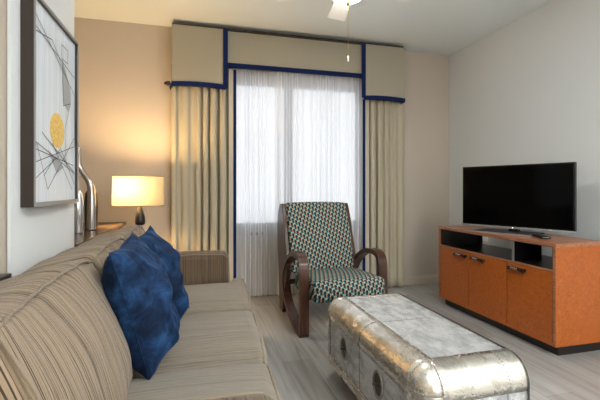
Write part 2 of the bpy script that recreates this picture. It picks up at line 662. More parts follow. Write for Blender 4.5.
# back cushions
QB = ((-.50, .45), (-.20, .45), (-.368, .865), (-.625, .80))
for i, (y0, y1) in enumerate(((.90, 1.565), (1.565, 2.21), (2.21, 2.86))):
    bm = rbox(34, 0.13, 0.32, 0.21, 0.035, (.045, .01, .018), nx=22, ny=44, nz=36)
    # gathers running back from the crest seam
    quadmap(bm, .13, .32, .21, QB, y0, y1)
    for vt in bm.verts:
        x, y, z = vt.co
        cr = math.exp(-((x+.36)**2+(z-.865)**2)/0.018)
        if i == 0:
            k_ = max(0, min(1, (z-.60)/.08))*max(0, (1.2-y)/.3)
            vt.co.y -= .075*min(1, k_)
        rp = noise.noise(Vector((y*22+i*9, x*6.0, z*6.0)))*(.5 if x > -.36 else .95)
        vt.co.x += 0.010*rp*cr + .008*noise.noise(Vector((y*7, z*9, i*3)))
        vt.co.z += 0.016*rp*cr + .012*noise.noise(Vector((y*6+3, x*8, i*5)))
    for vt in bm.verts:
        vt.co.x = max(vt.co.x, -.630)
    c = link('back_cushion', bm, M_sofa_back, sofa, smooth=True)
    bm = bmesh.new()
    pts = []
    for t in range(25):
        y = y0+.02+(y1-y0-.04)*t/24
        yo = .075*min(1, max(0, (1.2-y)/.3)) if i == 0 else 0
        u = (t/24-.5)*2
        dz = .012*(1-u*u)+.016*.5*noise.noise(Vector((y*26+i*9, -.36*6.0, .865*6.0)))
        pts.append((-.368+.008, y-yo, .862-.012*abs(u)**4+dz-.004))
    # down the two ends of the front face
    tube(bm, pts, .0042, 8)
    link('piping', bm, M_piping, c, smooth=True)
    for ye, sg in ((y0+.012, 1), (y1-.012, -1)):
        bm = bmesh.new()
        pts = [(-.362+t/10*.148+.02*math.sin(t*PI/10), ye-(.075*max(0, min(1, (.855-t/10*.37-.60)/.08)) if (i == 0 and sg > 0) else 0), .855-t/10*.37) for t in range(11)]
        tube(bm, pts, .0042, 8)
        link('piping', bm, M_piping, c, smooth=True)
# seat cushions: the outer two are T-shaped and wrap round the arm fronts
for i, (y0, y1, t0, t1) in enumerate(((.90, 1.535, .76, None), (1.54, 2.175, None, None), (2.18, 2.82, None, 3.00))):
    bm = rbox(30, .28, .32, .085, 0.06, (.010, .004, .012), nx=40, ny=44, nz=14)
    for vt in bm.verts:
        x, y, z = vt.co
        u = (x/.28+1)/2
        v_ = (y/.32+1)/2
        ya, yb = y0, y1
        k = max(0, min(1, (u-.80)/.09))
        k = k*k*(3-2*k)
        if t0 is not None:
            ya = y0+(t0-y0)*k
        if t1 is not None:
            yb = y1+(t1-y1)*k
        Yq = ya+(yb-ya)*v_
        X = -.27+u*(.25+(Yq-1.15)*.05+.012+.27)
        Y = ya+(yb-ya)*v_
        Z = .376+z
        n = noise.noise(Vector((X*5, Y*5, i*4.0)))*.006
        if u > .6:
            n += noise.noise(Vector((X*10, Y*30, i*2.0)))*.004*(u-.6)/.4
        if z > 0:
            n += (.066*(1-abs(y/.32)**2.8)-.048)*min(1, z/.06)*min(1, (1.02-u)/.12)
        vt.co = Vector((X, Y, Z+n))
    c = link('seat_cushion', bm, M_sofa_seat, sofa, smooth=True)
    ya, yb = (t0 or y0)+.012, (t1 or y1)-.012
    bm = bmesh.new()
    tube(bm, [(.25+(ya+(yb-ya)*t/20-1.15)*.05-.004, ya+(yb-ya)*t/20, .446+.008*math.sin(t*PI/20)-.045*abs(t/10-1)**7) for t in range(21)], .005, 8)
    link('piping', bm, M_piping, c, smooth=True)
# arms
for y0, y1 in ((.73, .90), (2.825, 3.01)):
    bm = rbox(20, .38, (y1-y0)/2, .28, .04, (.01, .015, .012), nx=30, ny=14, nz=24)
    bmesh.ops.translate(bm, verts=bm.verts, vec=(-.19, (y0+y1)/2, .365))
    for vt in bm.verts:
        vt.co.x += (.04 if y0 > 2 else -.01)*(vt.co.x+.57)/.76
    a = link('arm', bm, M_sofa_arm_shaded, sofa, smooth=True)
    for ye in (y0+.012, y1-.012):
        bm = bmesh.new()
        ex_ = .04 if y0 > 2 else -.01
        pts = spline([(.176, ye, .12), (.186, ye, .35), (.184, ye, .59), (.165, ye, .632), (.12, ye, .645), (-.10, ye, .647), (-.40, ye, .645)], 6)
        pts = [Vector((q.x+ex_*(q.x+.57)/.76, q.y, q.z-.005)) for q in pts]
        tube(bm, pts, .005, 8)
        link('piping', bm, M_piping, a, smooth=True)


# pillows
def pillow(name, corners, thick, label, seed):
    """corners: bottom-near, bottom-far, top-far, top-near (world)"""
    bn, bf, tf, tn = [Vector(q) for q in corners]
    nrm = (bf-bn).cross(tn-bn).normalized()
    if nrm.x < 0:
        nrm = -nrm
    cen = (bn+bf+tf+tn)/4
    base = (bn+bf)/2
    rt = root(name, base, label, 'cushion', None)
    N = 40
    bm = bmesh.new()
    grid = {}
    for sd in (1, -1):
        for i in range(N+1):
            for j in range(N+1):
                u, v_ = i/N, j/N
                a, b = 2*u-1, 2*v_-1
                # pinched sides: corners stay pointed, sides curve in
                pa = a*(1-.075*(1-b*b)*1)
                pb = b*(1-.075*(1-a*a)*1)
                uu, vv = (pa+1)/2, (pb+1)/2
                q = bn*(1-uu)*(1-vv)+bf*uu*(1-vv)+tf*uu*vv+tn*(1-uu)*vv
                h = ((1-a*a)*(1-b*b))
                hh = thick*(max(0, h)**.48)
                wv = noise.fractal(Vector((q.y*7+seed, q.z*7, sd*3+seed)), 1, 2, 3)*.034*min(1, h*4)
                wv += noise.noise(Vector((q.y*16+seed, q.z*16, sd))) * .007*min(1, h*6)
                edge = (i in (0, N)) or (j in (0, N))
                key = (i, j) if edge else (i, j, sd)
                if key in grid:
                    continue
                grid[key] = bm.verts.new(q+nrm*sd*(hh/2)+nrm*wv)

    def gv(i, j, sd):
        return grid[(i, j)] if (i in (0, N) or j in (0, N)) else grid[(i, j, sd)]
    for sd in (1, -1):
        for i in range(N):
            for j in range(N):
                bm.faces.new((gv(i, j, sd), gv(i+1, j, sd), gv(i+1, j+1, sd), gv(i, j+1, sd)))
    link('cushion_cover', bm, M_velvet, rt, smooth=True)
    bm = bmesh.new()
    per = []
    for i in range(N):
        per.append((i, 0))
    for j in range(N):
        per.append((N, j))
    for i in range(N, 0, -1):
        per.append((i, N))
    for j in range(N, 0, -1):
        per.append((0, j))
    pts = []
    for i, j in per:
        a, b = 2*i/N-1, 2*j/N-1
        uu, vv = (a*(1-.075*(1-b*b))+1)/2, (b*(1-.075*(1-a*a))+1)/2
        pts.append(bn*(1-uu)*(1-vv)+bf*uu*(1-vv)+tf*uu*vv+tn*(1-uu)*vv)
    tube(bm, pts, .0022, 6, closed=True)
    link('edge_seam', bm, M_velvet, rt, smooth=True)
    return rt


pillow('throw_pillow', ((-.15, 1.375, .470), (-.10, 1.74, .470), (-.258, 1.76, .925), (-.27, 1.375, .90)), .22,
       'navy blue velvet throw pillow nearest the camera, leaning in front of the other', 1.0)
pillow('throw_pillow', ((-.09, 1.88, .470), (-.035, 2.18, .470), (-.215, 2.02, .93), (-.265, 1.74, .90)), .16,
       'navy blue velvet throw pillow farther along the sofa, half hidden behind the other', 5.0)

# ------------------------------------------------------------------ consoles and end table beside the sofa
def console(name, x0, x1, y0, y1, zt, label, m):
    rt = root(name, ((x0+x1)/2, (y0+y1)/2, 0), label, 'table')
    link('table_top', B(x0, x1, y0, y1, zt-.03, zt), m, rt, bev=.004)
    link('apron', B(x0+.03, x1-.03, y0+.03, y1-.03, zt-.12, zt-.03), m, rt)
    for x in (x0+.03, x1-.08):
        for y in (y0+.03, y1-.08):
            link('leg', B(x, x+.05, y, y+.05, 0, zt-.12), m, rt)
    return rt


console('console_table', -1.25, -.634, 2.42, 3.96, .80, 'brown wooden console table in the corner behind the far end of the sofa', M_table)
console('console_table', -1.25, -.640, .55, 1.625, .805, 'black topped console table behind the near end of the sofa, at the left edge', M_espresso)
et = console('end_table', -.58, -.20, 3.26, 3.70, .60, 'dark wooden end table under the lit lamp, past the far sofa arm', M_espresso)

# ------------------------------------------------------------------ table lamp
LX, LY = -.455, 3.52
lamp = root('table_lamp', (LX, LY, .60), 'lit table lamp with a cream drum shade and dark tapered base', 'lamp')
bm = bmesh.new()
lathe(bm, LX, LY, [(.085, .60), (.085, .612), (.02, .62), (.014, .64), (.012, .775)], 28)
link('foot', bm, M_bronze, lamp, smooth=False)
bm = bmesh.new()
lathe(bm, LX, LY, [(.020, .765), (.020, .79), (.015, .795), (.015, .805)], 24)
link('metal_collar', bm, M_chrome, lamp)
bm = bmesh.new()
lathe(bm, LX, LY, [(.026, .803), (.038, .812), (.041, .83), (.040, .86), (.033, .90), (.023, .935), (.013, .965), (.009, .975)], 28)
link('lamp_body', bm, M_espresso, lamp, smooth=True)
bm = bmesh.new()
lathe(bm, LX, LY, [(.007, .97), (.007, 1.05), (.018, 1.05), (.018, 1.08)], 16)
link('socket', bm, M_brass, lamp)
SXc, SYc = LX-.012, LY
bm = bmesh.new()
n = 56
prev = None
rings = []
for z, s_ in ((.968, 1.0), (1.212, .975)):
    rings.append([bm.verts.new((SXc+.205*s_*math.cos(k*2*PI/n), SYc+.14*s_*math.sin(k*2*PI/n), z)) for k in range(n)])
for k in range(n):
    bm.faces.new((rings[0][k], rings[0][(k+1) % n], rings[1][(k+1) % n], rings[1][k]))
sh = link('lamp_shade', bm, M_shade, lamp, smooth=True)
bm = bmesh.new()
for z, s_ in ((.968, 1.0), (1.212, .975)):
    tube(bm, [(SXc+.205*s_*math.cos(k*2*PI/n), SYc+.14*s_*math.sin(k*2*PI/n), z) for k in range(n)], .003, 6, closed=True)
tube(bm, [(SXc-.195, SYc, 1.209), (SXc+.195, SYc, 1.209)], .002, 5)
tube(bm, [(LX, LY, 1.08), (LX, LY, 1.212)], .002, 5)
link('shade_ring', bm, M_brass, sh)
bm = bmesh.new()
lathe(bm, LX, LY, [(.01, 1.08), (.028, 1.11), (.028, 1.14), (.01, 1.165)], 16)
link('light_bulb', bm, M_bulb, lamp, smooth=True)
l = bpy.data.lights.new('lamp_light', 'POINT')
l.energy, l.color, l.shadow_soft_size = 44, (1.0, 0.66, 0.30), .05
lo = bpy.data.objects.new('lamp_light', l)
lo.location = (SXc-.05, LY-.0, 1.12)
COL.objects.link(lo)

# ------------------------------------------------------------------ vases
def vase(loc, prof, m, label, bend=0.0, sy=1.0):
    x, y, z = loc
    bm = bmesh.new()
    lathe(bm, x, y, prof, 36, 1, sy)
    for vt in bm.verts:
        t = (vt.co.z-z)
        vt.co.x += bend*max(0, t-.38)**1.2
    o = link('bottle_vase', bm, m, origin=loc, smooth=True)
    return top(o, label, 'vase')


Z0 = .80
bm = bmesh.new()
pth = spline([(-.752, 3.20, Z0), (-.750, 3.20, Z0+.12), (-.750, 3.20, Z0+.27), (-.762, 3.20, Z0+.35), (-.800, 3.20, Z0+.415), (-.830, 3.20, Z0+.47), (-.838, 3.20, Z0+.54), (-.836, 3.20, Z0+.615)], 7)
nn_ = len(pth)
rad = [.034-.014*min(1, k/(nn_*.55))-.004*max(0, k/nn_-.6) for k in range(nn_)]
tube(bm, pth, rad, 20)
o = link('tall_sculpture', bm, M_vase, origin=(-.752, 3.20, Z0), smooth=True)
top(o, 'tall smoky silver sculpture with a bent neck on the brown console', 'ornament')
vase((-.800, 3.02, Z0), [(.036, Z0), (.040, Z0+.01), (.040, Z0+.22), (.036, Z0+.27), (.024, Z0+.305), (.010, Z0+.32), (.004, Z0+.322)], M_vase2,
     'short pale silver round-topped bottle vase in front of the tall bent ornament', 0, .8)
vase((-.805, 3.42, Z0), [(.040, Z0), (.046, Z0+.01), (.050, Z0+.20), (.044, Z0+.27), (.020, Z0+.31), (.016, Z0+.33), (.012, Z0+.331)], M_bronze,
     'dark bronze bottle vase behind the tall bent ornament', 0, .8)

# ------------------------------------------------------------------ framed picture on the pillar
PX = -.600
py0, py1, pz0, pz1 = 1.705, 2.285, 1.037, 1.872
pic = root('framed_picture', (-.645, (py0+py1)/2, pz0), 'framed abstract print with a yellow oval and thin black lines on the white pillar', 'picture')
bm = bmesh.new()
t = .012
box(bm, -.645, PX, py0, py0+t, pz0, pz1)
box(bm, -.645, PX, py1-t, py1, pz0, pz1)
box(bm, -.645, PX, py0+t, py1-t, pz0, pz0+t)
box(bm, -.645, PX, py0+t, py1-t, pz1-t, pz1)
link('frame', bm, M_framedark, pic)
bm = bmesh.new()
e = .0035
box(bm, PX, PX+e, py0, py0+t, pz0, pz1)
box(bm, PX, PX+e, py1-t, py1, pz0, pz1)
box(bm, PX, PX+e, py0+t, py1-t, pz0, pz0+t*1.5)
box(bm, PX, PX+e, py0+t, py1-t, pz1-t, pz1)
link('frame_edge', bm, M_framesilver, pic)
bm = bmesh.new()
AX = -.612
box(bm, -.640, AX, py0+t, py1-t, pz0+t, pz1-t)


def ap(u, v_):
    """art coordinates 0..1 from left, 0..1 from top"""
    return py0+t+u*(py1-py0-2*t), pz1-t-v_*(pz1-pz0-2*t)


def apoly(pts, x, mi):
    vs = [bm.verts.new((x, *ap(u, v_))) for u, v_ in pts]
    bm.faces.new(vs).material_index = mi


def aline(u0, v0, u1, v1, wd=.0035, x=AX+.0016):
    a, b = Vector(ap(u0, v0)), Vector(ap(u1, v1))
    d = (b-a).normalized()
    n_ = Vector((-d.y, d.x))*wd/2
    vs = [bm.verts.new((x, q.x, q.y)) for q in (a+n_, b+n_, b-n_, a-n_)]
    bm.faces.new(vs).material_index = 2


apoly([(.52+.17*math.cos(k*PI/20), .60+.098*math.sin(k*PI/20)) for k in range(40)], AX+.0008, 1)
apoly([(.64, .17), (.66, .42), (.80, .46), (.86, .40), (.84, .30)], AX+.0009, 3)
apoly([(.30, .72), (.68, .80), (.50, .84)], AX+.0009, 3)
for L in ((.02, .06, .98, .33), (.02, .16, .40, .12), (.40, .12, .86, .30), (.05, .13, .98, .22), (.62, .09, .62, .17), (.62, .17, .78, .17), (.78, .17, .78, .09),
          (.62, .09, .78, .09), (.64, .17, .66, .44), (.86, .30, .86, .40), (.66, .44, .86, .40), (.86, .40, .70, .58), (.70, .58, .74, .78),
          (.02, .69, .98, .83), (.04, .80, .96, .66), (.02, .73, .95, .78), (.08, .70, .30, .93), (.30, .93, .98, .60), (.22, .86, .60, .69), (.18, .64, .95, .82), (.60, .70, .98, .90), (.40, .68, .90, .93), (.05, .88, .55, .74), (.98, .33, .98, .66)):
    aline(*L)
link('art_print', bm, [M_paper, M_gold, M_ink, M_artgrey], pic)

# ------------------------------------------------------------------ ceiling fan
FX, FY = .94, 2.33
fan = root('ceiling_fan', (FX, FY, ZC), 'white ceiling fan with a lit warm glass bowl and pull chain', 'ceiling fan')
bm = bmesh.new()
lathe(bm, FX, FY, [(.07, ZC), (.065, ZC-.03), (.03, ZC-.05), (.015, ZC-.055), (.015, ZC-.10)], 28)
link('canopy', bm, M_fan_white, fan, smooth=False)
bm = bmesh.new()
lathe(bm, FX, FY, [(.03, 2.60), (.10, 2.58), (.125, 2.54), (.125, 2.46), (.10, 2.42), (.06, 2.41), (.06, 2.395)], 36)
link('motor_housing', bm, M_fan_white, fan, smooth=False)
for k in range(5):
    a = math.radians(79+72*k)
    d = Vector((math.cos(a), math.sin(a), 0))
    s_ = Vector((-math.sin(a), math.cos(a), 0))
    bm = bmesh.new()
    rows = []
    for r_, hw in ((.17, .045), (.22, .052), (.38, .062), (.475, .066), (.488, .064)):
        row = []
        for sg in (-1, 1):
            for dz in (.003, -.003):
                row.append(bm.verts.new(Vector((FX, FY, 2.405))+d*r_+s_*hw*sg+Vector((0, 0, sg*hw*.2+dz))))
        rows.append(row)
    for A, Bb in zip(rows, rows[1:]):
        for q in ((0, 1), (1, 3), (3, 2), (2, 0)):
            bm.faces.new((A[q[0]], A[q[1]], Bb[q[1]], Bb[q[0]]))
    bm.faces.new([rows[0][i] for i in (0, 1, 3, 2)])
    bm.faces.new([rows[-1][i] for i in (0, 2, 3, 1)])
    bl = link('fan_blade', bm, M_fan_white, fan)
    bm = bmesh.new()
    tube(bm, [Vector((FX, FY, 2.43))+d*.09, Vector((FX, FY, 2.415))+d*.15, Vector((FX, FY, 2.415))+d*.24], .008, 8)
    link('blade_bracket', bm, M_brass, bl)
bm = bmesh.new()
lathe(bm, FX, FY, [(.05, 2.395), (.07, 2.385), (.115, 2.372), (.115, 2.362)], 32)
link('light_fitter', bm, M_brass, fan)
bm = bmesh.new()
lathe(bm, FX, FY, [(.112, 2.362), (.105, 2.345), (.08, 2.325), (.045, 2.308), (.015, 2.303)], 36)
link('glass_bowl', bm, M_bowl, fan, smooth=True)
bm = bmesh.new()
lathe(bm, FX, FY, [(.018, 2.304), (.016, 2.295), (.008, 2.288), (.004, 2.278)], 18)
link('finial', bm, M_brass, fan, smooth=True)
bm = bmesh.new()
tube(bm, [(FX, FY, 2.28), (FX, FY, 1.96)], .0016, 6)
ch = link('pull_chain', bm, M_brass, fan)
bm = bmesh.new()
lathe(bm, FX, FY, [(.002, 1.96), (.005, 1.95), (.005, 1.93), (.002, 1.922)], 12)
link('chain_pull', bm, M_plastic, ch, smooth=True)

# ------------------------------------------------------------------ valance
YV, YM = 3.83, 3.86
val = root('window_valance', (1.02, 3.93, 2.0), 'stepped beige fabric valance with navy ribbon trim above the window', 'valance')


def vbox(name, x0, x1, yf, z0, z1, m, parent):
    bm = bmesh.new()
    box(bm, x0, x1, yf, yf+.02, z0, z1)
    return link(name, bm, m, parent, bev=.003)


def side(name, x0, x1, z0, z1, outer):
    bm = bmesh.new()
    N = 14
    fr, bk_ = [], []
    for i in range(N+1):
        x = x0+(x1-x0)*i/N
        u = 2*i/N-1
        zz = z0+.012*(1-u*u)
        fr.append((x, zz))
    for yy, lst in ((YV, fr),):
        a = [bm.verts.new((x, YV, z)) for x, z in fr]
        b = [bm.verts.new((x, YV, z1)) for x, z in fr]
        c_ = [bm.verts.new((x, YV+.02, z)) for x, z in fr]
        d_ = [bm.verts.new((x, YV+.02, z1)) for x, z in fr]
    for i in range(N):
        bm.faces.new((a[i], a[i+1], b[i+1], b[i]))
        bm.faces.new((c_[i], d_[i], d_[i+1], c_[i+1]))
        bm.faces.new((a[i], c_[i], c_[i+1], a[i+1]))
        bm.faces.new((b[i], b[i+1], d_[i+1], d_[i]))
    bm.faces.new((a[0], b[0], d_[0], c_[0]))
    bm.faces.new((a[-1], c_[-1], d_[-1], b[-1]))
    # return to the wall
    xo = x0 if outer < 0 else x1-.02
    box(bm, xo, xo+.02, YV+.02, YB-.003, z0, z1)
    p_ = link(name, bm, M_valance, val)
    bm = bmesh.new()
    N = 14
    for i in range(N):
        xa, xb = fr[i][0], fr[i+1][0]
        za, zb = fr[i][1], fr[i+1][1]
        vs = [bm.verts.new(q) for q in ((xa, YV-.006, za-.006), (xb, YV-.006, zb-.006), (xb, YV-.006, zb+.036), (xa, YV-.006, za+.036),
                                        (xa, YV+.024, za-.006), (xb, YV+.024, zb-.006), (xb, YV+.024, zb+.036), (xa, YV+.024, za+.036))]
        for q in ((0, 1, 2, 3), (5, 4, 7, 6), (0, 4, 5, 1), (3, 2, 6, 7)):
            bm.faces.new([vs[k] for k in q])
    bmesh.ops.remove_doubles(bm, verts=bm.verts, dist=1e-5)
    xo = x0-.006 if outer < 0 else x1
    box(bm, xo, xo+.006, YV-.006, YB-.02, z0-.006, z0+.036)
    link('navy_trim', bm, M_navy, p_)
    return p_


VT = 2.655
side('side_panel', -.217, .275, 2.078, VT-.005, -1)
side('side_panel', 1.720, 2.205, 2.062, VT-.005, 1)
cp = vbox('centre_panel', .275, 1.720, YM, 2.31, VT-.005, M_valance, val)
link('navy_trim', B(.275, 1.720, YM-.005, YM+.025, 2.30, 2.34), M_navy, cp)
for x in (.253, 1.698):
    link('navy_vertical_trim', B(x, x+.044, YV-.010, YV-.004 if False else YV-.003, 2.076, VT-.004), M_navy, val)
link('top_board', B(-.215, 2.198, YV+.002, YB-.003, VT-.004, VT+.012), M_bronze, val)

# rod behind the valance with a dark finial at the left
rod = root('curtain_rod', (1.0, 3.96, 2.09), 'dark curtain rod end showing at the left under the valance', 'curtain rod')
bm = bmesh.new()
tube(bm, [(-.235, 3.84, 2.095), (-.285, 3.84, 2.095)], .012, 12)
box(bm, -.245, -.225, 3.845, 4.027, 2.08, 2.10)
link('rod', bm, M_navy, rod)
bm = bmesh.new()
box(bm, -.268, -.232, 3.822, 3.858, 2.076, 2.114)
link('finial', bm, M_bronze, rod, bev=.004)


# ------------------------------------------------------------------ drapes and sheers
def folds(x0, x1, yc, z0, z1, nf, amp, seed, flare=0.0, taper=1.0, nx=None, gather=None, sway=.28, jit=.006):
    """vertical cloth with irregular folds"""
    bm = bmesh.new()
    nx = nx or int(nf*14)
    NZ = 22
    rows = []
    for j in range(NZ+1):
        t = j/NZ
        z = z1+(z0-z1)*t
        row = []
        for i in range(nx+1):
            s = i/nx
            ph = s*nf*2*PI + 1.3*math.sin(s*nf*1.1+seed) + .6*math.sin(seed*3+s*nf*2.3)
            a = amp*(.65+.35*math.sin(s*nf*.9+seed*2))*(.75+.35*t)
            x = x0+(x1-x0)*s
            xm = (x0+x1)/2
            x += (x-xm)*flare*t
            if gather:
                x = gather(x, z, s)
            y = yc + a*math.cos(ph) + jit*noise.noise(Vector((s*nf*2+seed, z*1.3, 0)))*t
            x += sway*a*math.sin(ph*2.0) + jit*noise.noise(Vector((z*1.5, s*nf+seed, 3)))
            row.append(bm.verts.new((x, y, z)))
        rows.append(row)
    for A, Bb in zip(rows, rows[1:]):
        for i in range(nx):
            bm.faces.new((A[i], A[i+1], Bb[i+1], Bb[i]))
    return bm


def drape(x0, x1, seed, edge, label, nf):
    rt = root('drape', ((x0+x1)/2, 3.93, 0), label, 'curtain', 'beige drapes either side of the window')
    bm = folds(x0, x1, 3.945, .012, 2.30, nf, .046, seed, sway=.42, nx=int(nf*26))
    o = link('drape_cloth', bm, M_drape, rt, smooth=True)
    md = o.modifiers.new('thickness', 'SOLIDIFY')
    md.thickness = .003
    if edge < 0:
        ex = x0
    else:
        ex = x1
    # pale facing and navy ribbon down the leading edge
    s = 1 if edge > 0 else -1
    bm = bmesh.new()
    xs = sorted((ex+s*.001, ex+s*.045))
    box(bm, xs[0], xs[1], 3.905, 3.909, .012, 2.29)
    link('pale_facing', bm, M_drape_light, rt)
    bm = bmesh.new()
    xs = sorted((ex+s*.045, ex+s*.075))
    box(bm, xs[0], xs[1], 3.903, 3.909, .012, 2.29)
    link('navy_edge_trim', bm, M_navy, rt)
    return rt


a = drape(-.235, .312, 1.7, 1, 'left beige drape hanging beside the lamp, navy ribbon on its inner edge', 6)
b = drape(1.82, 2.26, 4.1, -1, 'right beige drape hanging near the television corner, navy ribbon on its inner edge', 5)
for q in (a, b):
    del q['group']

bm = folds(.36, .86, 3.985, .01, 2.32, 8, .020, 2.2, nx=180, jit=.002)
o = link('sheer_curtain', bm, M_sheer, origin=(.60, 3.985, 0), smooth=True)
top(o, 'white sheer curtain on the left half of the window, beside the left drape', 'curtain')
bm = folds(.79, 1.79, 3.985-.030, .01, 2.32, 15, .020, 3.3, nx=340, jit=.002)
o = link('sheer_curtain', bm, M_sheer, origin=(1.27, 3.957, 0), smooth=True)
top(o, 'white sheer curtain on the right half of the window, behind the armchair', 'curtain')

# ------------------------------------------------------------------ armchair
AC0, AC1 = .74, 1.455
chair = root('armchair', (1.095, 3.15, 0), 'armchair with bent dark wood arms and teal, cream and black patterned upholstery', 'armchair')


def band(bm, pts, x0, x1, th, closed=True):
    """bent-wood band: thickness th in the YZ plane, from x0 to x1"""
    P = spline(pts, 8, closed)
    n_ = len(P)
    rings = []
    for i in range(n_):
        a_ = P[(i-1) % n_] if closed or i else P[i]
        b_ = P[(i+1) % n_] if closed or i < n_-1 else P[i]
        t_ = (b_-a_).normalized()
        nn = Vector((0, -t_.z, t_.y))
        c_ = P[i]
        rings.append([bm.verts.new((x, (c_+nn*k).y, (c_+nn*k).z)) for x, k in ((x0, th/2), (x1, th/2), (x1, -th/2), (x0, -th/2))])
    for i in range(n_ if closed else n_-1):
        A, Bb = rings[i], rings[(i+1) % n_]
        for k in range(4):
            bm.faces.new((A[k], A[(k+1) % 4], Bb[(k+1) % 4], Bb[k]))
    if not closed:
        bm.faces.new(rings[0])
        bm.faces.new(rings[-1][::-1])


LOOP = [(0, 2.805, .02), (0, 2.800, .15), (0, 2.800, .32), (0, 2.802, .48), (0, 2.820, .555), (0, 2.875, .59), (0, 2.97, .596), (0, 3.10, .575), (0, 3.25, .50),
        (0, 3.37, .385), (0, 3.40, .28), (0, 3.34, .17), (0, 3.20, .085), (0, 3.00, .032), (0, 2.87, .014)]
for x0, x1 in ((AC0, AC0+.072), (AC1-.072, AC1)):
    bm = bmesh.new()
    band(bm, LOOP, x0, x1, .036)
    link('arm_loop', bm, M_walnut, chair, bev=.003)
# side rails of the back running down as rear legs
for x0, x1 in ((.752, .785), (1.362, 1.395)):
    bm = bmesh.new()
    front = spline([(0, 3.47, .975), (0, 3.40, .85), (0, 3.33, .66), (0, 3.27, .50), (0, 3.28, .38), (0, 3.36, .20), (0, 3.43, 0)], 6)
    back = spline([(0, 3.57, 0), (0, 3.585, .18), (0, 3.62, .40), (0, 3.66, .62), (0, 3.66, .78), (0, 3.62, .90), (0, 3.54, .972)], 6)
    extr_x(bm, [(q.y, q.z) for q in front]+[(q.y, q.z) for q in back], x0, x1)
    link('rear_leg', bm, M_walnut, chair, bev=.004)


def uv_from(bm, f_):
    lay = bm.loops.layers.uv.new('UVMap')
    for fc in bm.faces:
        for lp in fc.loops:
            lp[lay].uv = f_(lp.vert.co, fc.normal)


bm = rbox(20, .285, .29, .080, .04, (0, .02, .02), nx=34, ny=30, nz=10)
for vt in bm.verts:
    x, y, z = vt.co
    v_ = (y/.29+1)/2
    vt.co = Vector((1.095+x*(1.0-.02*v_), 2.655+v_*.60, .365+z-.035*v_+.0*x))
bm.normal_update()
uv_from(bm, lambda c_, n_: (c_.x, c_.y+c_.z))
link('seat_cushion', bm, M_pat, chair, smooth=True)
bm = rbox(20, .29, .05, .31, .035, (0, .02, .008), nx=34, ny=10, nz=34)
for vt in bm.verts:
    x, y, z = vt.co
    v_ = (z/.31+1)/2
    vt.co = Vector((1.075+x, 3.245+v_*.215+y+.03*math.sin(v_*PI)*-1+.02, .385+v_*.595))
bm.normal_update()
uv_from(bm, lambda c_, n_: (c_.x, c_.z+c_.y*.2))
link('backrest', bm, M_pat, chair, smooth=True)
for y in (2.83, 3.36):
    link('cross_rail', B(AC0+.05, AC1-.05, y, y+.035, .265, .305), M_walnut, chair, bev=.003)

# ------------------------------------------------------------------ aluminium trunk
TX0, TX1, TY0, TY1, TZ0, TZ1, TR = .743, 1.192, 1.18, 2.215, .055, .47, .085
trunk = root('trunk_coffee_table', ((TX0+TX1)/2, (TY0+TY1)/2, 0), 'riveted aluminium trunk used as a coffee table, with rolled edges', 'coffee table')
cx, cy, cz = (TX0+TX1)/2, (TY0+TY1)/2, (TZ0+TZ1)/2
hx, hy, hz = (TX1-TX0)/2, (TY1-TY0)/2, (TZ1-TZ0)/2
bm = rbox(20, hx+TR/2, hy, hz, TR, nx=30, ny=40, nz=26)
for vt in bm.verts:
    vt.co.x = min(vt.co.x+TR/2, hx)
for vt in bm.verts:
    n_ = noise.noise(vt.co*9)*.0012
    vt.co += vt.co.normalized()*n_
bmesh.ops.translate(bm, verts=bm.verts, vec=(cx, cy, cz))
link('body', bm, M_alu, trunk, smooth=True)
OFF = .0025


def edge_band(axis, s1, s2, m):
    """rolled sheet over the edge parallel to axis; s1,s2 = signs of the two other axes"""
    oth = [a_ for a_ in range(3) if a_ != axis]
    H_ = (hx, hy, hz)
    C_ = (cx, cy, cz)
    bm = bmesh.new()
    prof = []
    tail = .022
    R_ = TR+OFF
    c1, c2 = H_[oth[0]]-TR, H_[oth[1]]-TR
    prof.append((c1-tail, c2+R_))
    for k in range(13):
        a_ = PI/2*(1-k/12)
        prof.append((c1+R_*math.cos(a_), c2+R_*math.sin(a_)))
    prof.append((c1+R_, c2-tail))
    L = H_[axis]-TR+.004
    L1 = hx if axis == 0 else L
    N = 26
    rows = []
    for j in range(N+1):
        l_ = -L+(L+L1)*j/N
        row = []
        for p1, p2 in prof:
            q = [0, 0, 0]
            q[axis] = l_
            q[oth[0]] = p1*s1
            q[oth[1]] = p2*s2
            d = noise.noise(Vector(q)*14+Vector((3, 7, 1)))*.0014
            q = [q[i]+C_[i] for i in range(3)]
            q[oth[0]] += d*s1
            q[oth[1]] += d*s2
            row.append(bm.verts.new(q))
        rows.append(row)
    for A, Bb in zip(rows, rows[1:]):
        for i in range(len(prof)-1):
            bm.faces.new((A[i], A[i+1], Bb[i+1], Bb[i]))
    o = link('edge_band', bm, m, trunk, smooth=True)
    md = o.modifiers.new('thickness', 'SOLIDIFY')
    md.thickness = .002
    md.offset = 0
    # dark joint lines and rivets along both borders
    for (p1, p2, ax2) in ((c1-tail-.002, H_[oth[1]]+.0016, oth[1]), (H_[oth[0]]+.0016, c2-tail-.002, oth[0])):
        a_ = [0, 0, 0]
        b_ = [0, 0, 0]
        a_[axis], b_[axis] = -L, L1
        for q in (a_, b_):
            q[oth[0]] = p1*s1
            q[oth[1]] = p2*s2
        bm = bmesh.new()
        tube(bm, [Vector(a_)+Vector(C_), Vector(b_)+Vector(C_)], .0011, 5)
        link('joint_line', bm, M_seam, o)
    return o


rv = []
for s1 in (-1, 1):
    for s2 in (-1, 1):
        edge_band(0, s1, s2, M_alu2)
        if s1 < 0:
            edge_band(1, s1, s2, M_alu2)
            edge_band(2, s1, s2, M_alu2)
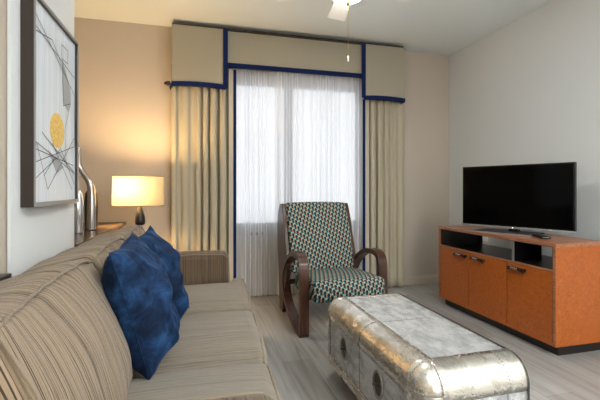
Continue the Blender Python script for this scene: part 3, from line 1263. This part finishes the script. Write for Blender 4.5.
# corner caps
for sx_ in (-1,):
    for sy_ in (-1, 1):
        for sz_ in (-1, 1):
            bm = bmesh.new()
            N = 10
            R_ = TR+.0055
            g_ = {}
            for i in range(N+1):
                for j in range(N+1):
                    th_, ph_ = PI/2*i/N, PI/2*j/N
                    q = Vector((math.sin(th_)*math.cos(ph_), math.sin(th_)*math.sin(ph_), math.cos(th_)))*R_
                    q = Vector((sx_*(hx-TR+q.x), sy_*(hy-TR+q.y), sz_*(hz-TR+q.z)))
                    g_[i, j] = bm.verts.new(q+Vector((cx, cy, cz)))
            for i in range(N):
                for j in range(N):
                    bm.faces.new((g_[i, j], g_[i+1, j], g_[i+1, j+1], g_[i, j+1]))
            bmesh.ops.remove_doubles(bm, verts=bm.verts, dist=1e-6)
            o = link('corner_cap', bm, M_alu2, trunk, smooth=True)
            md = o.modifiers.new('thickness', 'SOLIDIFY')
            md.thickness = .003
# riveted lip round the flat end
bm = bmesh.new()
lip = []
for (sy_, sz_, a0) in ((1, 1, 0), (-1, 1, 90), (-1, -1, 180), (1, -1, 270)):
    for k in range(9):
        a_ = math.radians(a0+90*k/8)
        lip.append((TX1-.001, cy+sy_*(hy-TR)+(TR+.003)*math.cos(a_), cz+sz_*(hz-TR)+(TR+.003)*math.sin(a_)))
tube(bm, lip, .0035, 6, closed=True)
link('end_lip', bm, M_seam, trunk, smooth=True)
# panel seams
Yc = 1.70
prof = [(cx-hx+TR-.022, TZ1+.004)]+[(TX0+TR-(TR+.004)*math.sin(PI/2*k/12), TZ1-TR+(TR+.004)*math.cos(PI/2*k/12)) for k in range(13)]+[(TX0-.004, TZ1-TR-.02)]
for pts in ([(TX0+.10, Yc, TZ1+.0006), (TX1-.10, Yc, TZ1+.0006)], [(TX0-.0006, Yc, TZ0+.10), (TX0-.0006, Yc, TZ1-.10)], [(x, Yc, z) for x, z in prof],
            [(TX1+.0006, Yc, TZ0+.10), (TX1+.0006, Yc, TZ1-.10)], [(1.10, TY0-.0006, TZ0+.10), (1.10, TY0-.0006, TZ1-.10)]):
    bm = bmesh.new()
    tube(bm, pts, .0012, 5)
    link('panel_seam', bm, M_seam, trunk)
# rivets
bm = bmesh.new()


def rivet(q, nx_):
    m_ = Matrix.Translation(Vector(q))
    r_ = bmesh.ops.create_icosphere(bm, subdivisions=1, radius=.0028, matrix=m_)


stp = .028
k = TY0+TR
while k < TY1-TR:
    for x in (TX0+TR+.014, TX1-.012):
        rivet((x, k, TZ1+(.003 if x < 1 else .0005)), 0)
    for z in (TZ1-TR-.014, TZ0+TR+.014):
        for x in (TX0-.003, TX1+.003):
            rivet((x, k, z), 0)
    k += stp
k = TX0+TR
while k < TX1-TR:
    for y in (TY0+TR+.014, TY1-TR-.014, Yc+.01):
        rivet((k, y, TZ1+.003 if y != Yc+.01 else TZ1+.001), 0)
    for z in (TZ1-TR-.014, TZ0+TR+.014):
        rivet((k, TY0-.003, z), 0)
    k += stp
k = TZ0+TR
while k < TZ1-TR:
    for y in (TY0+TR+.014, TY1-TR-.014, Yc+.01):
        rivet((TX0-.003 if y != Yc+.01 else TX0-.001, k, y) if False else (TX0-.0028, y, k), 0)
    for x in (TX0+TR+.014, TX1-TR-.014, 1.12):
        rivet((x, TY0-.0028, k), 0)
    k += stp
for k in range(12):
    a_ = PI/2*k/11
    for sx_, xx in ((-1, TX0+TR), (1, TX1-TR)):
        rivet((xx, TY0+TR-(TR+.006)*math.sin(a_), TZ1-TR+(TR+.006)*math.cos(a_)), 0)
    rivet((TX0+TR-(TR+.006)*math.sin(a_), TY0+TR, TZ1-TR+(TR+.006)*math.cos(a_)), 0)
o = link('rivets', bm, M_rivet, trunk, smooth=True)
o['kind'] = 'stuff'
# oval recessed handles on the long side
for yh in (1.885, 1.50):
    zh = .285
    bm = bmesh.new()
    n_ = 32
    def ov(a_, ry, rz):
        return (yh+ry*math.cos(a_), zh+rz*math.sin(a_))
    tube(bm, [(TX0-.004, *ov(2*PI*k/n_, .040, .055)) for k in range(n_)], .006, 8, closed=True)
    hd = link('handle_plate', bm, M_rivet, trunk, smooth=True)
    bm = bmesh.new()
    extr_x(bm, [ov(2*PI*k/n_, .037, .052) for k in range(n_)], TX0-.0035, TX0+.004)
    link('dark_recess', bm, M_seam, hd)
    bm = bmesh.new()
    tube(bm, [(TX0-.006, yh-.033, zh+.014), (TX0-.014, yh-.018, zh+.007), (TX0-.014, yh+.018, zh-.007), (TX0-.006, yh+.033, zh-.014)], .008, 8)
    link('handle_bar', bm, M_bronze, hd, smooth=True)
for x in (TX0+.11, TX1-.11):
    for y in (TY0+.13, TY1-.13):
        bm = bmesh.new()
        tube(bm, [(x-.012, y, .026), (x+.012, y, .026)], .026, 18)
        cst = link('caster', bm, M_black, trunk, smooth=False)
        link('caster_fork', B(x-.018, x+.018, y-.012, y+.012, .026, .058), M_rivet, cst)

# ------------------------------------------------------------------ media cabinet
CX0, CX1, CY0, CY1, CT = 2.272, 2.715, 2.03, 3.30, .748
cab = root('media_cabinet', ((CX0+CX1)/2, (CY0+CY1)/2, 0), 'orange burl veneer media cabinet with three doors under the television', 'cabinet')
link('plinth', B(CX0+.05, CX1-.02, CY0+.03, CY1-.03, 0, .07), M_espresso, cab)
link('cabinet_top', B(CX0-.004, CX1, CY0-.002, CY1+.002, CT-.024, CT), M_topwood, cab, bev=.002)
for y0 in (CY0, CY1-.022):
    bm = B(CX0, CX1, y0, y0+.022, .07, CT-.024)
    link('side_panel', bm, M_burl, cab)
link('front_edge_strip', B(CX0-.003, CX0+.001, CY0+.0, CY0+.022, .07, CT-.024), M_topwood, cab)
link('front_edge_strip', B(CX0-.003, CX0+.001, CY1-.022, CY1, .07, CT-.024), M_topwood, cab)
link('bottom_panel', B(CX0, CX1, CY0+.022, CY1-.022, .07, .09), M_burl, cab)
ZS = .572
link('shelf', B(CX0+.004, CX1, CY0+.022, CY1-.022, ZS-.020, ZS), M_shelf_black, cab)
link('shelf_edge', B(CX0-.003, CX0+.004, CY0+.022, CY1-.022, ZS-.014, ZS+.002), M_topwood, cab)
YD = 2.395
for y0 in (CY0+.022, CY1-.026):
    link('compartment_lining', B(CX0+.006, CX1-.012, y0, y0+.004, ZS, CT-.024), M_espresso, cab)
link('compartment_lining', B(CX0+.006, CX1-.012, CY0+.026, CY1-.026, CT-.028, CT-.024), M_espresso, cab)
link('divider_edge', B(CX0+.006, CX0+.0099, YD-.010, YD+.010, ZS, CT-.024), M_silver, cab)
link('divider', B(CX0+.01, CX0+.26, YD-.010, YD+.010, ZS, CT-.024), M_shelf_black, cab)
bm = bmesh.new()
# open back: dark panels with cable openings
for y0, y1 in ((3.235, CY1-.022),):
    if y1 > y0:
        box(bm, CX1-.012, CX1, y0, y1, ZS, CT-.024)
box(bm, CX1-.012, CX1, 2.05, 2.45, ZS, CT-.024)
box(bm, CX1-.012, CX1, CY0+.022, CY1-.022, .09, ZS-.02)
link('back_panel', bm, M_espresso, cab)
link('gap_shade_sheet', B(CX0+.0185, CX0+.022, CY0+.023, CY1-.023, .091, ZS-.021), M_espresso, cab)  # added dark sheet behind the doors, its colour stands for shade in the gaps
DY = [CY1-.024, 2.872, 2.447, CY0+.024]
for i in range(3):
    ya, yb = DY[i+1]+.0045, DY[i]-.0045
    d = link('door', B(CX0-.001, CX0+.018, ya, yb, .075, ZS-.018), M_burl, cab, bev=.0015)
    yc = (2.975, 2.757, 2.345)[i]
    hw = .078
    zc = ZS-.050
    bm = bmesh.new()
    N = 14
    outer, inner = [], []
    for k in range(N+1):
        u = 2*k/N-1
        outer.append((CX0-.022-.010*(1-u*u), yc+u*hw, zc+.012+.006*(1-u*u)))
    rws = []
    for (x, y, z) in outer:
        u = (y-yc)/hw
        hh = .016+.014*abs(u)**1.5
        rws.append([bm.verts.new(q) for q in ((x, y, z), (x-.004, y, z-hh), (x+.004, y, z-hh), (x+.008, y, z))])
    for A, Bb in zip(rws, rws[1:]):
        for k in range(4):
            bm.faces.new((A[k], A[(k+1) % 4], Bb[(k+1) % 4], Bb[k]))
    bm.faces.new(rws[0])
    bm.faces.new(rws[-1][::-1])
    for sg in (-1, 1):
        box(bm, CX0-.020, CX0-.001, yc+sg*(hw-.012)-.012, yc+sg*(hw-.012)+.012, zc-.008, zc+.012)
    h_ = link('handle', bm, M_bronze, d)
    bm = rbox(8, .004, .030, .006, .003)
    bmesh.ops.translate(bm, verts=bm.verts, vec=(CX0-.036, yc, zc+.008))
    link('handle_chrome_plate', bm, M_chrome, h_, smooth=True)  # chrome centre of the dark pull

# wall socket behind the cabinet
o = link('wall_socket', rbox(8, .004, .04, .06, .003), M_plastic, origin=None)
o.location = (XR-.004, 3.425, .625)
top(o, 'white wall socket plate seen through the open cabinet shelf', 'socket')

# ------------------------------------------------------------------ television
P0, P1 = Vector((2.33, 3.03, 0)), Vector((2.665, 2.225, 0))
d = (P1-P0)
W_ = d.length
d.normalize()
nrm = Vector((d.y, -d.x, 0))   # towards the viewer?
if nrm.x > 0:
    nrm = -nrm
cen = (P0+P1)/2
tv = root('television', (cen.x, cen.y, CT), 'black flat screen television on a silver base on the orange cabinet', 'television')


def tvbox(name, a0, a1, b0, b1, z0, z1, m, parent=None, bev=.0, bm=None):
    """a along the screen from its centre, b towards the viewer"""
    bm = bm or bmesh.new()
    vs = box(bm, a0, a1, b0, b1, z0, z1)
    for vt in vs:
        x, y, z = vt.co
        vt.co = cen+d*x+nrm*y+Vector((0, 0, z))
    return link(name, bm, m, parent or tv, bev=bev)


hw = W_/2
tvbox('housing', -hw, hw, -.035, 0, .795, 1.305, M_black, bev=.004)
tvbox('screen', -hw+.012, hw-.012, 0, .002, .808, 1.293, M_screen)
tvbox('lower_bezel', -hw, hw, -.01, .005, .782, .797, M_silver, bev=.002)
bm = bmesh.new()
q = cen+nrm*.006+Vector((0, 0, .786))
bmesh.ops.create_uvsphere(bm, u_segments=14, v_segments=8, radius=.011, matrix=Matrix.Translation(q))
link('sensor_button', bm, M_chrome, tv, smooth=True)
tvbox('neck', -.035, .035, -.05, -.004, CT+.008, .80, M_black)
tvbox('base_plate', -.27, .20, -.10, .15, CT+.001, CT+.012, M_basegl, bev=.004)
tvbox('base_rim', -.27, .20, .147, .153, CT+.001, CT+.010, M_silver)
# remote control / small box to the right of the base
rc = root('remote_control', (2.40, 2.30, CT), 'black remote control lying beside the television base', 'remote control')
bm = rbox(10, .032, .10, .010, .009)
bmesh.ops.rotate(bm, verts=bm.verts, matrix=Matrix.Rotation(math.radians(-28), 3, 'Z'))
bmesh.ops.translate(bm, verts=bm.verts, vec=(2.46, 2.32, CT+.0105))
link('remote_body', bm, M_black, rc, smooth=True)
rc.location = (2.46, 2.32, CT)
for ch_ in rc.children:
    ch_.location = Vector((2.40, 2.30, CT))-Vector((2.46, 2.32, CT))
